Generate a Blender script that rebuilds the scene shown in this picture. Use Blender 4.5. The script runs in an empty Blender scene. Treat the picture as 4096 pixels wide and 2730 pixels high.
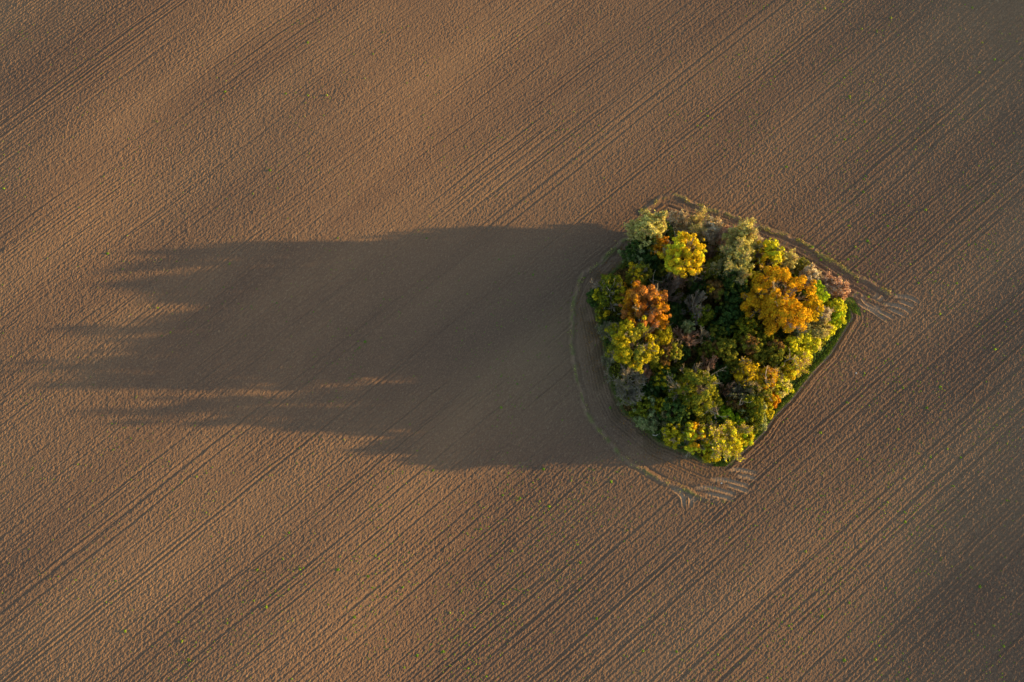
import bpy, math
import numpy as np
from mathutils import Vector

# ------------------------------------------------------------------ camera, sky, sun, exposure
SC = bpy.context.scene
COL = SC.collection
DIST, TILT, LENS = 187.5, math.radians(13.0), 32.0
cam_d = bpy.data.cameras.new('camera')
cam_d.lens = LENS; cam_d.sensor_width = 36.0
cam_d.clip_start = 1.0; cam_d.clip_end = 9000.0
cam = bpy.data.objects.new('camera', cam_d); COL.objects.link(cam)
cam.location = (0.0, -DIST*math.sin(TILT), DIST*math.cos(TILT))
cam.rotation_euler = (TILT, 0.0, 0.0)
SC.camera = cam

PHI = math.radians(40.0)          # heading of the drill rows
SUN_EL, SUN_AZ = math.radians(8.0), math.radians(1.7)      # azimuth from +X, counter-clockwise
world = bpy.data.worlds.new('World'); SC.world = world; world.use_nodes = True
wn = world.node_tree.nodes; wl = world.node_tree.links
for n_ in list(wn): wn.remove(n_)
sky = wn.new('ShaderNodeTexSky'); sky.sky_type = 'NISHITA'; sky.sun_disc = False
sky.sun_elevation = SUN_EL; sky.sun_rotation = math.radians(90.0)-SUN_AZ
sky.air_density = 1.0; sky.dust_density = 1.2; sky.ozone_density = 1.0
bg = wn.new('ShaderNodeBackground'); bg.inputs['Strength'].default_value = 0.135
wo = wn.new('ShaderNodeOutputWorld')
wl.new(sky.outputs[0], bg.inputs[0]); wl.new(bg.outputs[0], wo.inputs[0])

sun_d = bpy.data.lights.new('sun', 'SUN'); sun_d.energy = 4.4; sun_d.angle = math.radians(0.5)
sun_d.color = (1.0, 0.66, 0.24)
sun = bpy.data.objects.new('sun', sun_d); COL.objects.link(sun)
sun.location = (300, 0, 60)
sdir = Vector((-math.cos(SUN_EL)*math.cos(SUN_AZ), -math.cos(SUN_EL)*math.sin(SUN_AZ), -math.sin(SUN_EL)))
sun.rotation_euler = sdir.to_track_quat('-Z', 'Y').to_euler()

vs = SC.view_settings
vs.view_transform = 'Standard'; vs.look = 'None'; vs.gamma = 1.0; vs.use_curve_mapping = False
vs.exposure = 1.85

# ------------------------------------------------------------------ helpers
def at(u, v, h=0.0):
    """photograph pixel (4096 x 2730) -> place on the level h metres above the field"""
    k = 36.0/LENS/4096.0
    xs, ys = (np.asarray(u, float)-2048.0)*k, (1365.0-np.asarray(v, float))*k
    ct, st = math.cos(TILT), math.sin(TILT)
    dy, dz = ys*ct+st, ys*st-ct
    t = (h-DIST*ct)/dz
    return xs*t, -DIST*st+dy*t

def path(pts): 
    a = np.array(pts, float); x, y = at(a[:, 0], a[:, 1]); return np.stack([x, y], 1)

def hash2(ix, iy, seed):
    a = (ix.astype(np.int64)*374761393 + iy.astype(np.int64)*668265263 + seed*974711) & 0xFFFFFFFF
    a = ((a ^ (a >> 13))*1274126177) & 0xFFFFFFFF
    a = (a ^ (a >> 16))*2246822519 & 0xFFFFFFFF
    return ((a ^ (a >> 15)) & 0xFFFFFF)/float(0xFFFFFF)

def vnoise(x, y, seed):
    ix, iy = np.floor(x), np.floor(y)
    fx, fy = x-ix, y-iy
    fx, fy = fx*fx*(3-2*fx), fy*fy*(3-2*fy)
    a, b = hash2(ix, iy, seed), hash2(ix+1, iy, seed)
    c, d = hash2(ix, iy+1, seed), hash2(ix+1, iy+1, seed)
    return (a+(b-a)*fx)*(1-fy)+(c+(d-c)*fx)*fy

def smooth(e0, e1, x):
    t = np.clip((x-e0)/(e1-e0), 0, 1); return t*t*(3-2*t)

def inside(poly, x, y):
    r = np.zeros(x.shape, bool); n = len(poly); j = n-1
    for i in range(n):
        xi, yi = poly[i]; xj, yj = poly[j]
        if yi != yj:
            r ^= ((yi > y) != (yj > y)) & (x < (xj-xi)*(y-yi)/(yj-yi)+xi)
        j = i
    return r

def seg_dist(poly, x, y, closed=False):
    """distance to a polyline and the arc length of the nearest point"""
    best = np.full(x.shape, 1e9); arc = np.zeros(x.shape); s = 0.0
    pts = list(poly)+([poly[0]] if closed else [])
    for a, b in zip(pts[:-1], pts[1:]):
        d = b-a; L = math.hypot(*d)
        if L < 1e-6: continue
        t = np.clip(((x-a[0])*d[0]+(y-a[1])*d[1])/(L*L), 0, 1)
        q = np.hypot(x-a[0]-t*d[0], y-a[1]-t*d[1])
        m = q < best
        best = np.where(m, q, best); arc = np.where(m, s+t*L, arc); s += L
    return best, arc

def soften(pts, it=2, closed=False):
    p = np.array(pts, float)
    for _ in range(it):
        if closed:
            q = np.roll(p, -1, 0)
            p = np.stack([.75*p+.25*q, .25*p+.75*q], 1).reshape(-1, 2)
        else:
            a, b = p[:-1], p[1:]
            m = np.stack([.75*a+.25*b, .25*a+.75*b], 1).reshape(-1, 2)
            p = np.concatenate([p[:1], m, p[-1:]])
    return p

def quads_object(name, V, Q, mat, parent=None, loc=None, colour=None, attrs=None, smooth_shade=False):
    me = bpy.data.meshes.new(name)
    V = np.ascontiguousarray(V, np.float32); Q = np.ascontiguousarray(Q, np.int32)
    me.vertices.add(len(V)); me.vertices.foreach_set('co', V.ravel())
    me.loops.add(Q.size); me.loops.foreach_set('vertex_index', Q.ravel())
    me.polygons.add(len(Q))
    me.polygons.foreach_set('loop_start', np.arange(0, Q.size, 4, dtype=np.int32))
    if smooth_shade:
        me.polygons.foreach_set('use_smooth', np.ones(len(Q), bool))
    else:
        me.polygons.foreach_set('use_smooth', np.zeros(len(Q), bool))
    if colour is not None:
        at_ = me.attributes.new('leaf_colour', 'FLOAT_COLOR', 'FACE')
        c = np.ones((len(Q), 4), np.float32); c[:, :3] = colour
        at_.data.foreach_set('color', c.ravel())
    for k, a in (attrs or {}).items():
        at_ = me.attributes.new(k, 'FLOAT', 'POINT'); at_.data.foreach_set('value', np.ascontiguousarray(a, np.float32))
    me.update(calc_edges=True)
    me.materials.append(mat)
    o = bpy.data.objects.new(name, me); COL.objects.link(o)
    if parent is not None: o.parent = parent
    if loc is not None: o.location = loc
    return o

def tag(o, label, cat=None, group=None, kind=None):
    o['label'] = label
    if cat: o['category'] = cat
    if group: o['group'] = group
    if kind: o['kind'] = kind
    return o

# ------------------------------------------------------------------ materials
def new_mat(name):
    m = bpy.data.materials.new(name); m.use_nodes = True
    nt = m.node_tree
    for n in list(nt.nodes): nt.nodes.remove(n)
    out = nt.nodes.new('ShaderNodeOutputMaterial')
    return m, nt, out

def soil_material():
    m, nt, out = new_mat('ploughed_soil'); N, L = nt.nodes, nt.links
    tc = N.new('ShaderNodeTexCoord')
    def noise(scale, detail=3.0, rough=.6):
        n = N.new('ShaderNodeTexNoise'); n.inputs['Scale'].default_value = scale
        n.inputs['Detail'].default_value = detail; n.inputs['Roughness'].default_value = rough
        L.new(tc.outputs['Object'], n.inputs['Vector']); return n
    def ramp(src, stops):
        r = N.new('ShaderNodeValToRGB'); e = r.color_ramp.elements
        while len(e) < len(stops): e.new(.5)
        for el, (p, c) in zip(e, stops): el.position = p; el.color = (*c, 1)
        L.new(src, r.inputs[0]); return r
    def mix(f, a, b):
        x = N.new('ShaderNodeMix'); x.data_type = 'RGBA'
        if hasattr(f, 'links'): L.new(f, x.inputs[0])
        else: x.inputs[0].default_value = f
        L.new(a, x.inputs[6]); L.new(b, x.inputs[7]); return x.outputs[2]
    def attr(name):
        a = N.new('ShaderNodeAttribute'); a.attribute_name = name; return a.outputs['Fac']
    base = ramp(noise(.05, 4).outputs['Fac'], [(.3, (.150, .089, .055)), (.7, (.194, .116, .070))]).outputs[0]
    fine = ramp(noise(3.2, 4, .7).outputs['Fac'], [(.30, (.070, .043, .032)), (.52, (.157, .097, .060)), (.74, (.36, .23, .13))]).outputs[0]
    c = mix(.6, base, fine)
    mp = N.new('ShaderNodeMapping'); mp.inputs['Rotation'].default_value = (0, 0, math.radians(-58)); mp.vector_type = 'POINT'
    mp.inputs['Scale'].default_value = (1.5, 5.2, 1.0)
    mp0 = N.new('ShaderNodeMapping'); mp0.inputs['Rotation'].default_value = (0, 0, math.radians(-58))
    mp.inputs['Rotation'].default_value = (0, 0, 0)
    L.new(tc.outputs['Object'], mp0.inputs['Vector']); L.new(mp0.outputs[0], mp.inputs['Vector'])
    fl = N.new('ShaderNodeTexNoise'); fl.inputs['Scale'].default_value = 1.0; fl.inputs['Detail'].default_value = 2.0; fl.inputs['Roughness'].default_value = .6
    L.new(mp.outputs[0], fl.inputs['Vector'])
    flm = N.new('ShaderNodeMapRange'); flm.inputs[1].default_value = .56; flm.inputs[2].default_value = .74; flm.inputs[4].default_value = .75
    L.new(fl.outputs['Fac'], flm.inputs[0])
    straw = ramp(noise(.9, 2).outputs['Fac'], [(.35, (.29, .185, .11)), (.65, (.42, .29, .17))]).outputs[0]
    c = mix(flm.outputs[0], c, straw)
    ws = N.new('ShaderNodeMapping'); ws.inputs['Rotation'].default_value = (0, 0, -PHI)
    ww = N.new('ShaderNodeMapping'); ww.inputs['Scale'].default_value = (.010, .050, .02)
    L.new(tc.outputs['Object'], ws.inputs['Vector']); L.new(ws.outputs[0], ww.inputs['Vector'])
    wz = N.new('ShaderNodeTexNoise'); wz.inputs['Scale'].default_value = 1.0; wz.inputs['Detail'].default_value = 4.0
    L.new(ww.outputs[0], wz.inputs['Vector'])
    wet = ramp(wz.outputs['Fac'], [(.35, (.112, .066, .048)), (.65, (.246, .147, .083))]).outputs[0]
    c = mix(.42, c, wet)
    litter = ramp(noise(2.6, 5, .75).outputs['Fac'], [(.3, (.022, .020, .010)), (.55, (.055, .040, .016)), (.72, (.16, .08, .022))]).outputs[0]
    c = mix(attr('litter'), c, litter)
    pale = ramp(noise(2.4, 4, .7).outputs['Fac'], [(.3, (.23, .155, .10)), (.7, (.39, .275, .18))]).outputs[0]
    c = mix(attr('track'), c, pale)
    green = ramp(noise(1.6, 5, .7).outputs['Fac'], [(.35, (.06, .085, .018)), (.55, (.115, .155, .024)), (.75, (.20, .20, .05))]).outputs[0]
    c = mix(attr('green'), c, green)
    d = N.new('ShaderNodeBsdfDiffuse'); d.inputs['Roughness'].default_value = .6
    L.new(c, d.inputs['Color'])
    bp = N.new('ShaderNodeBump'); bp.inputs['Strength'].default_value = .55; bp.inputs['Distance'].default_value = .06
    L.new(noise(6.5, 4, .7).outputs['Fac'], bp.inputs['Height']); L.new(bp.outputs[0], d.inputs['Normal'])
    L.new(d.outputs[0], out.inputs['Surface'])
    return m

def leaf_material():
    m, nt, out = new_mat('leaves'); N, L = nt.nodes, nt.links
    a = N.new('ShaderNodeAttribute'); a.attribute_name = 'leaf_colour'
    d = N.new('ShaderNodeBsdfDiffuse'); t = N.new('ShaderNodeBsdfTranslucent')
    tc = N.new('ShaderNodeTexCoord'); nz = N.new('ShaderNodeTexNoise'); nz.inputs['Scale'].default_value = 4.0
    L.new(tc.outputs['Object'], nz.inputs['Vector'])
    hs = N.new('ShaderNodeHueSaturation'); mr = N.new('ShaderNodeMapRange')
    mr.inputs[1].default_value = .3; mr.inputs[2].default_value = .7; mr.inputs[3].default_value = .8; mr.inputs[4].default_value = 1.2
    L.new(nz.outputs['Fac'], mr.inputs[0]); L.new(mr.outputs[0], hs.inputs['Value']); L.new(a.outputs['Color'], hs.inputs['Color'])
    L.new(hs.outputs[0], d.inputs['Color']); L.new(hs.outputs[0], t.inputs['Color'])
    x = N.new('ShaderNodeMixShader'); x.inputs[0].default_value = .13
    L.new(d.outputs[0], x.inputs[1]); L.new(t.outputs[0], x.inputs[2]); L.new(x.outputs[0], out.inputs['Surface'])
    return m

def bark_material(name, a, b):
    m, nt, out = new_mat(name); N, L = nt.nodes, nt.links
    tc = N.new('ShaderNodeTexCoord'); nz = N.new('ShaderNodeTexNoise'); nz.inputs['Scale'].default_value = 2.5
    nz.inputs['Detail'].default_value = 5
    L.new(tc.outputs['Object'], nz.inputs['Vector'])
    r = N.new('ShaderNodeValToRGB'); r.color_ramp.elements[0].position = .35; r.color_ramp.elements[1].position = .65
    r.color_ramp.elements[0].color = (*a, 1); r.color_ramp.elements[1].color = (*b, 1)
    L.new(nz.outputs['Fac'], r.inputs[0])
    d = N.new('ShaderNodeBsdfDiffuse'); L.new(r.outputs[0], d.inputs['Color']); L.new(d.outputs[0], out.inputs['Surface'])
    return m

SOIL = soil_material(); LEAF = leaf_material()
BARK = bark_material('brown_bark', (.05, .038, .028), (.12, .09, .065))
TWIG = {
    'tan': bark_material('tan_twigs', (.44, .33, .18), (.62, .48, .28)),
    'grey': bark_material('grey_twigs', (.19, .155, .11), (.31, .26, .19)),
    'pink': bark_material('pinkish_twigs', (.40, .225, .13), (.56, .35, .21)),
    'dark': bark_material('shade_dark_twigs', (.14, .10, .075), (.24, .18, .13)),  # twigs of shaded trees; the shade is put into the colour
    'olive': bark_material('olive_twigs', (.27, .25, .11), (.40, .36, .17)),
}
DEAD = bark_material('bleached_deadwood', (.30, .25, .19), (.52, .45, .36))
STONE = bark_material('pale_stone', (.45, .42, .38), (.7, .68, .66))

# ------------------------------------------------------------------ plan of the copse and the field, from the photograph
COPSE = path([(2550, 975), (2590, 905), (2670, 905), (2760, 905), (2900, 945), (3020, 1010), (3100, 1050), (3180, 1085), (3280, 1150),
              (3372, 1228), (3388, 1262), (3340, 1345), (3290, 1415), (3220, 1490), (3140, 1590), (3070, 1672), (2990, 1760), (2918, 1848),
              (2841, 1846), (2727, 1798), (2640, 1762), (2560, 1690), (2500, 1640), (2460, 1560), (2438, 1464), (2425, 1378), (2400, 1280),
              (2385, 1210), (2430, 1120), (2500, 1050)])
VERGE_OUT = path([(2905, 1868), (2937, 1838), (3020, 1765), (3054, 1731), (3094, 1670), (3163, 1602), (3249, 1491), (3318, 1419), (3370, 1330), (3404, 1274), (3396, 1240)])
NE_RIDGE = path([(2560, 852), (2594, 822), (2645, 786), (2677, 781), (2732, 798), (2853, 843), (2939, 874), (3022, 900), (3098, 932), (3194, 967), (3263, 1011),
                 (3332, 1053), (3422, 1111), (3504, 1153), (3556, 1180)])
W_RIDGE = path([(2530, 935), (2498, 963), (2443, 1008), (2388, 1063), (2329, 1104), (2302, 1173), (2286, 1259), (2285, 1292), (2284, 1378), (2298, 1464), (2312, 1550),
                (2343, 1629), (2367, 1684), (2415, 1746), (2462, 1793), (2520, 1848), (2607, 1903), (2675, 1934), (2744, 1962), (2796, 1989), (2889, 2017)])
W_RIDGE = soften(W_RIDGE, 2)
HEADLAND = np.concatenate([NE_RIDGE, path([(3470, 1290), (3400, 1250)]), VERGE_OUT[::-1], path([(2935, 1905), (2960, 1975)]), W_RIDGE[::-1]])
def zoomed(ox, oy, k, *lines): return [soften(path([(ox+x/k, oy+y/k) for x, y in l]), 2) for l in lines]
TRACKS = zoomed(3300, 1000, 2.903,
    [(455, 505), (415, 570), (440, 620), (520, 680), (620, 735), (720, 780), (800, 830)],
    [(360, 575), (400, 650), (470, 690), (560, 740), (640, 800), (735, 865)],
    [(395, 475), (350, 530), (270, 575)], [(350, 530), (340, 600)],
    [(740, 545), (850, 560), (940, 565), (1010, 600), (1085, 650)],
    [(810, 605), (920, 640), (980, 670), (1025, 700)],
    [(620, 640), (720, 650), (800, 660), (880, 690), (985, 760)],
    [(690, 685), (760, 715), (830, 745), (925, 800)],
    [(615, 510), (530, 605)], [(685, 550), (560, 625)], [(540, 640), (600, 690), (660, 720)]) + zoomed(2400, 1600, 2.904,
    [(1480, 840), (1560, 810), (1680, 825), (1850, 860)], [(1560, 880), (1700, 900), (1840, 925)],
    [(1260, 930), (1400, 930), (1500, 940), (1600, 975), (1760, 1015)], [(1440, 990), (1550, 1010), (1755, 1085)],
    [(1080, 1040), (1200, 1020), (1320, 1030), (1450, 1070), (1610, 1108)], [(1200, 1090), (1330, 1105), (1450, 1135), (1575, 1172)],
    [(800, 1015), (900, 1065), (960, 1130), (975, 1200), (968, 1270)], [(860, 1020), (950, 1060), (985, 1120)],
    [(1040, 1080), (990, 1125), (968, 1180)], [(1000, 1075), (1050, 1120), (1055, 1190), (1048, 1265)], [(1145, 1110), (1085, 1165), (1050, 1225)])

# ------------------------------------------------------------------ the field: one sheet out to the horizon
def edge_dim_slope(x):
    """added slope dimming both edges: rises to the east, drops away to the west"""
    return .10*smooth(-46, -122, x)*(1-smooth(150, 230, -x)) + .145*smooth(34, 116, x)*(1-smooth(125, 200, x))
_gx = np.linspace(-320, 320, 6401); _gz = np.concatenate([[0], np.cumsum(.5*(edge_dim_slope(_gx[1:])+edge_dim_slope(_gx[:-1]))*.1)])
_gz -= np.interp(0, _gx, _gz)
SWELLS = [(420, 110, 0.046, 26, 15), (85, 190, 0.041, 22, 14), (395, 590, 0.054, 27, 13), (815, 600, 0.054, 26, 11), (560, 50, .02, 20, 12), (930, 250, .02, 20, 12)]
SWELLS = [(*[float(k) for k in at(u*4, v*4)], A, a, b) for u, v, A, a, b in SWELLS]
def roll(x, y):
    z = np.interp(x, _gx, _gz)*(.62+.38*np.clip((np.abs(y-5)/75)**2, 0, 1.5))  # edge slope grows towards the corners to darken them
    for xc, yc, A, a, b in SWELLS:          # low swells lying along the rows, sloped sunward to brighten set patches
        s, p = (x-xc)*.75+(y-yc)*.66, -(x-xc)*.66+(y-yc)*.75
        z = z-A*(x-xc)*np.exp(-.5*((s/a)**2+(p/b)**2))
    return z

def build_field():
    step = .16
    def axis(a, b, far):
        core = np.arange(a, b+step/2, step); k = step*np.cumprod(np.full(400, 1.35)); k = np.cumsum(k); k = k[k < far]
        k = np.append(k, far)
        return np.concatenate([a-k[::-1], core, b+k])
    X, Y = axis(-120, 120, 3500), axis(-76, 90, 3500)
    nx, ny = len(X), len(Y)
    x, y = [g.ravel() for g in np.meshgrid(X, Y)]
    fade = smooth(0, 8, np.minimum(np.minimum(x+126, 126-x), np.minimum(y+82, 96-y)))
    s, p = x*math.cos(PHI)+y*math.sin(PHI), -x*math.sin(PHI)+y*math.cos(PHI)
    # ---- drill rows and tramlines
    p = p+.5*(vnoise(s/26, p/9, 1)-.5)+.17*(vnoise(s/5, p/2, 2)-.5)+.07*(vnoise(s/1.5, p/.7, 4)-.5)
    amp = (.48+.62*smooth(45, -60, p))*(.7+.6*vnoise(s/30, p/14, 3))
    def rows(p, s, pitch, seed, lo_=.012, hi_=.075):
        k = np.floor(p/pitch); f = p-k*pitch-pitch/2
        dep = hash2(k, k*0+7, seed); dep = lo_+hi_*dep**2
        dep = dep*(.45+.8*smooth(.2, .8, vnoise(s/11, k*3.7, seed+1)))
        return -dep*np.exp(-(f/.19)**2)+.45*dep*np.exp(-((f+.36)/.2)**2)
    z_rows = amp*(1.3*rows(p, s, .80, 11, .030, .06)+1.45*rows(p+.31, s, 2.4, 14, .01, .095)+.8*rows(p+1.1, s, 7.3, 17, .0, .12))
    z_rows *= .72+.55*smooth(.25, .75, vnoise(s/24, p/8, 18))*(.6+.8*vnoise(s/3.5, p/1.7, 19))
    for c in TRAM:
        z_rows += -.085*np.exp(-((p-c)/.17)**2)+.035*np.exp(-((p-c+.42)/.22)**2)
    # ---- clods
    ca, sa = math.cos(math.radians(62)), math.sin(math.radians(62))
    e, f = x*ca+y*sa, -x*sa+y*ca
    n1 = vnoise(e/.46, f/.26, 21); n2 = vnoise(e/.27+9, f/.18, 22); n3 = vnoise(x/.19, y/.19, 23)
    clods = .060*n1**1.5+.058*n2+.075*n3+.10*np.clip(vnoise(e/.9, f/.6, 26)-.80, 0, 1)
    rough = .72+.5*vnoise(x/7, y/7, 24)
    rough *= (.78+.35*smooth(40, -60, p))
    track = np.zeros(x.shape); litter = np.zeros(x.shape); green = np.zeros(x.shape)
    # ---- the copse, its headland and verge
    lo, hi = HEADLAND.min(0)-6, HEADLAND.max(0)+6
    m = np.where((x > lo[0]) & (x < hi[0]) & (y > lo[1]) & (y < hi[1]))[0]
    xm, ym = x[m], y[m]
    inC = inside(COPSE, xm, ym); inH = inside(HEADLAND, xm, ym)
    dC, aC = seg_dist(COPSE, xm, ym, True); dV, aV = seg_dist(VERGE_OUT, xm, ym)
    dN, aN = seg_dist(NE_RIDGE, xm, ym); dW, aW = seg_dist(W_RIDGE, xm, ym)
    ring = dC+.25*(vnoise(aC/5, dC/2, 31)-.5)
    zr = 1.25*rows(ring, aC, .62, 33)+1.1*rows(ring+.2, aC, 1.9, 35)
    zone = inH & ~inC
    z_m = np.where(zone, zr, z_rows[m])
    # rows that follow the grass verge for the first metres of the field
    east = (~inH) & (dV < 4.2)
    wv = smooth(4.2, 2.2, dV)*east
    z_m = z_m*(1-wv)+wv*1.5*rows(dV+.1*vnoise(aV/3, dV, 36), aV, .7, 37)
    z_m = np.where(~inH, z_m-.16*np.exp(-((dV-.35)/.25)**2)+.10*np.exp(-((dV-.9)/.25)**2), z_m)
    # ridges of turned earth round the headland
    sg = np.where(inH, -1.0, 1.0)
    for d, a, sd in ((dN, aN, 41), (dW, aW, 43)):
        sd_ = d*sg+.7*(vnoise(a/3.3, a*0, sd+7)-.5)+.35*(vnoise(a/.8, a*0, sd+8)-.5); br = .6+.7*vnoise(a/2.2, d, sd)
        z_m += br*(.15*np.exp(-((sd_+.1)/.32)**2)-.13*np.exp(-((sd_+.95)/.3)**2)-.07*np.exp(-((sd_-.75)/.25)**2))
        g = np.exp(-(sd_/.42)**2)
        green[m] = np.maximum(green[m], .55*g*smooth(.45, .75, vnoise(a/1.3, d/.6, sd+1)))
        track[m] = np.maximum(track[m], .22*np.exp(-((sd_+.1)/.5)**2)*(.4+vnoise(a/1.7, d, sd+5)))
    for off, dp in ((1.7, .10), (2.6, .2), (3.7, .2), (4.8, .12)):
        z_m -= dp*(.6+.6*vnoise(aN/4, aN*0+off, 45))*np.exp(-((dN-off+.5*(vnoise(aN/6, aN*0, 46)-.5))/.28)**2)*inH*(~inC)
    # west headland: trodden pair of lines and fallen leaves
    westness = smooth(6, -4, xm-at(2600, 1300)[0])
    litter[m] = np.maximum(litter[m], np.where(zone, .55*smooth(5.5, .5, dC)*smooth(.35, .7, vnoise(xm/1.6, ym/1.6, 51))*(.35+.65*westness), 0))
    litter[m] = np.maximum(litter[m], inC*1.0)
    # grass verge
    verge = inH & ~inC & (dV < 2.6) & (dC < 2.6) & (ym > at(2900, 1866)[1])
    green[m] = np.maximum(green[m], np.where(verge, .9*smooth(0, .35, dV), 0))
    track[m] = np.maximum(track[m], np.where(~inC, .5*np.exp(-(dV/.22)**2), 0))
    rough_m = rough[m]*np.where(verge, .5, 1)*np.where(inC, .8, 1)
    green[m] = np.maximum(green[m], np.where(zone & ~verge, .8*np.exp(-(dC/.55)**2), 0))
    # wheel marks
    for line in TRACKS:
        l2, h2 = line.min(0)-1.5, line.max(0)+1.5
        q = np.where((xm > l2[0]) & (xm < h2[0]) & (ym > l2[1]) & (ym < h2[1]))[0]
        d, a = seg_dist(line, xm[q], ym[q])
        ends = smooth(0, 1.6, a)*smooth(0, 1.6, a.max()-a)*(.75+.45*vnoise(a/1.1, a*0, 88)); flat = smooth(.42, .25, d)*ends
        rough_m[q] *= 1-.75*flat; z_m[q] = z_m[q]*(1-.8*flat)-.07*flat+.09*ends*np.exp(-((d-.5)/.16)**2)+.018*flat*np.sin(a*2*math.pi/.55)
        track[m[q]] = np.maximum(track[m[q]], .8*ends*smooth(.58, .2, d))
    z_rows[m] = z_m; rough[m] = rough_m
    z = roll(x, y)+fade*(z_rows+rough*clods)
    i = np.arange(nx*ny).reshape(ny, nx)
    Q = np.stack([i[:-1, :-1], i[:-1, 1:], i[1:, 1:], i[1:, :-1]], -1).reshape(-1, 4)
    o = quads_object('ploughed_field', np.stack([x, y, z], 1), Q, SOIL, attrs={'track': track, 'litter': litter, 'green': green})
    tag(o, 'bare brown ploughed field with fine drill rows and wheel marks', kind='structure')
def tram_at(u, v):
    a, b = at(u, v); return -a*math.sin(PHI)+b*math.cos(PHI)
TRAM = [tram_at(2263, 662), tram_at(2290, 690), tram_at(3280, 1691), tram_at(3640, 1870), tram_at(300, 260), tram_at(330, 290), tram_at(1050, 1905)]
build_field()

# ------------------------------------------------------------------ tree building
def unit(a): return a/np.maximum(np.linalg.norm(a, axis=-1, keepdims=True), 1e-9)

def leaf_mesh(c, n, L, W, rng, along=None):
    r = rng.normal(size=c.shape) if along is None else along+.25*rng.normal(size=c.shape)
    t = unit(r-(r*n).sum(1, keepdims=True)*n); b = np.cross(n, t)
    L, W = L[:, None], W[:, None]
    V = np.stack([c-t*L, c+b*W-.15*n*W, c+t*L, c-b*W-.15*n*W], 1).reshape(-1, 3)
    return V, np.arange(len(V)).reshape(-1, 4)

def tubes(A, B, ra, rb, ns=3):
    D = unit(B-A); h = np.where(np.abs(D[:, 2:3]) > .9, [[1., 0, 0]], [[0, 0, 1.]])
    U = unit(np.cross(D, h)); W = np.cross(D, U)
    th = np.arange(ns)*2*math.pi/ns
    off = U[:, None]*np.cos(th)[None, :, None]+W[:, None]*np.sin(th)[None, :, None]
    V = np.concatenate([A[:, None]+off*ra[:, None, None], B[:, None]+off*rb[:, None, None]], 1).reshape(-1, 3)
    k = np.arange(len(A))[:, None]*2*ns; j = np.arange(ns)[None, :]; j2 = (j+1) % ns
    Q = np.stack([k+j, k+j2, k+ns+j2, k+ns+j], -1).reshape(-1, 4)
    return V, Q

def bent_tube(P, R, ns=7):
    P = np.array(P, float); R = np.array(R, float)
    D = unit(np.gradient(P, axis=0)); h = np.array([.3, .9, .1])
    U = unit(np.cross(D, h)); W = np.cross(D, U); th = np.arange(ns)*2*math.pi/ns
    V = (P[:, None]+(U[:, None]*np.cos(th)[None, :, None]+W[:, None]*np.sin(th)[None, :, None])*R[:, None, None]).reshape(-1, 3)
    Q = []
    for k in range(len(P)-1):
        for j in range(ns): Q.append((k*ns+j, k*ns+(j+1) % ns, (k+1)*ns+(j+1) % ns, (k+1)*ns+j))
    n = len(V); V = np.concatenate([V, P[-1:]+D[-1:]*R[-1]])
    for j in range(ns): Q.append(((len(P)-1)*ns+j, (len(P)-1)*ns+(j+1) % ns, n, n))
    return V, [q for q in Q if q[2] != q[3]]

def join(parts):
    Vs, Qs, n = [], [], 0
    for V, Q in parts:
        Vs.append(np.asarray(V)); Qs.append(np.asarray(Q)+n); n += len(V)
    return np.concatenate(Vs), np.concatenate(Qs)

# real leaf colours: two tones per kind that the clumps mix, and a third for odd leaves
PAL = {
    'orange': [(.46, .185, .010), (.58, .29, .014), (.32, .11, .010)],
    'copper': [(.36, .140, .036), (.50, .220, .032), (.26, .095, .028)],
    'gold': [(.52, .345, .012), (.62, .44, .016), (.36, .27, .016)],
    'yellow': [(.50, .485, .018), (.60, .55, .03), (.34, .37, .02)],
    'yellowgreen': [(.34, .285, .012), (.48, .385, .014), (.16, .17, .014)],
    'lime': [(.25, .37, .014), (.36, .46, .018), (.14, .25, .014)],
    'green': [(.095, .115, .012), (.24, .225, .014), (.05, .08, .014)],
    'amber': [(.46, .245, .010), (.60, .365, .014), (.36, .165, .010)],
    'grass': [(.10, .17, .02), (.17, .23, .03), (.07, .12, .02)],
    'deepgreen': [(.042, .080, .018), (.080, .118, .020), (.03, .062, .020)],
    'olive': [(.15, .16, .02), (.23, .22, .022), (.085, .105, .016)],
    'pale': [(.42, .385, .10), (.56, .50, .16), (.28, .29, .06)],
    'greygreen': [(.20, .235, .085), (.30, .31, .12), (.12, .17, .05)],
    'straw': [(.44, .38, .12), (.56, .48, .15), (.32, .31, .07)],
    'cream': [(.50, .42, .27), (.64, .54, .36), (.38, .31, .20)],
    'blush': [(.48, .29, .19), (.60, .41, .27), (.34, .21, .14)],
    'brown': [(.14, .080, .026), (.21, .115, .032), (.09, .062, .024)],
}
def tint(pal, mixv, rng):
    a, b, c = [np.array(k) for k in PAL[pal]]
    col = a+(b-a)*np.clip(mixv, 0, 1)[:, None]
    odd = rng.random(len(col)) < .2
    col[odd] = c
    return col*(1+.30*(rng.random((len(col), 1))-.5))*(1+.12*(rng.random((len(col), 3))-.5))

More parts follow.
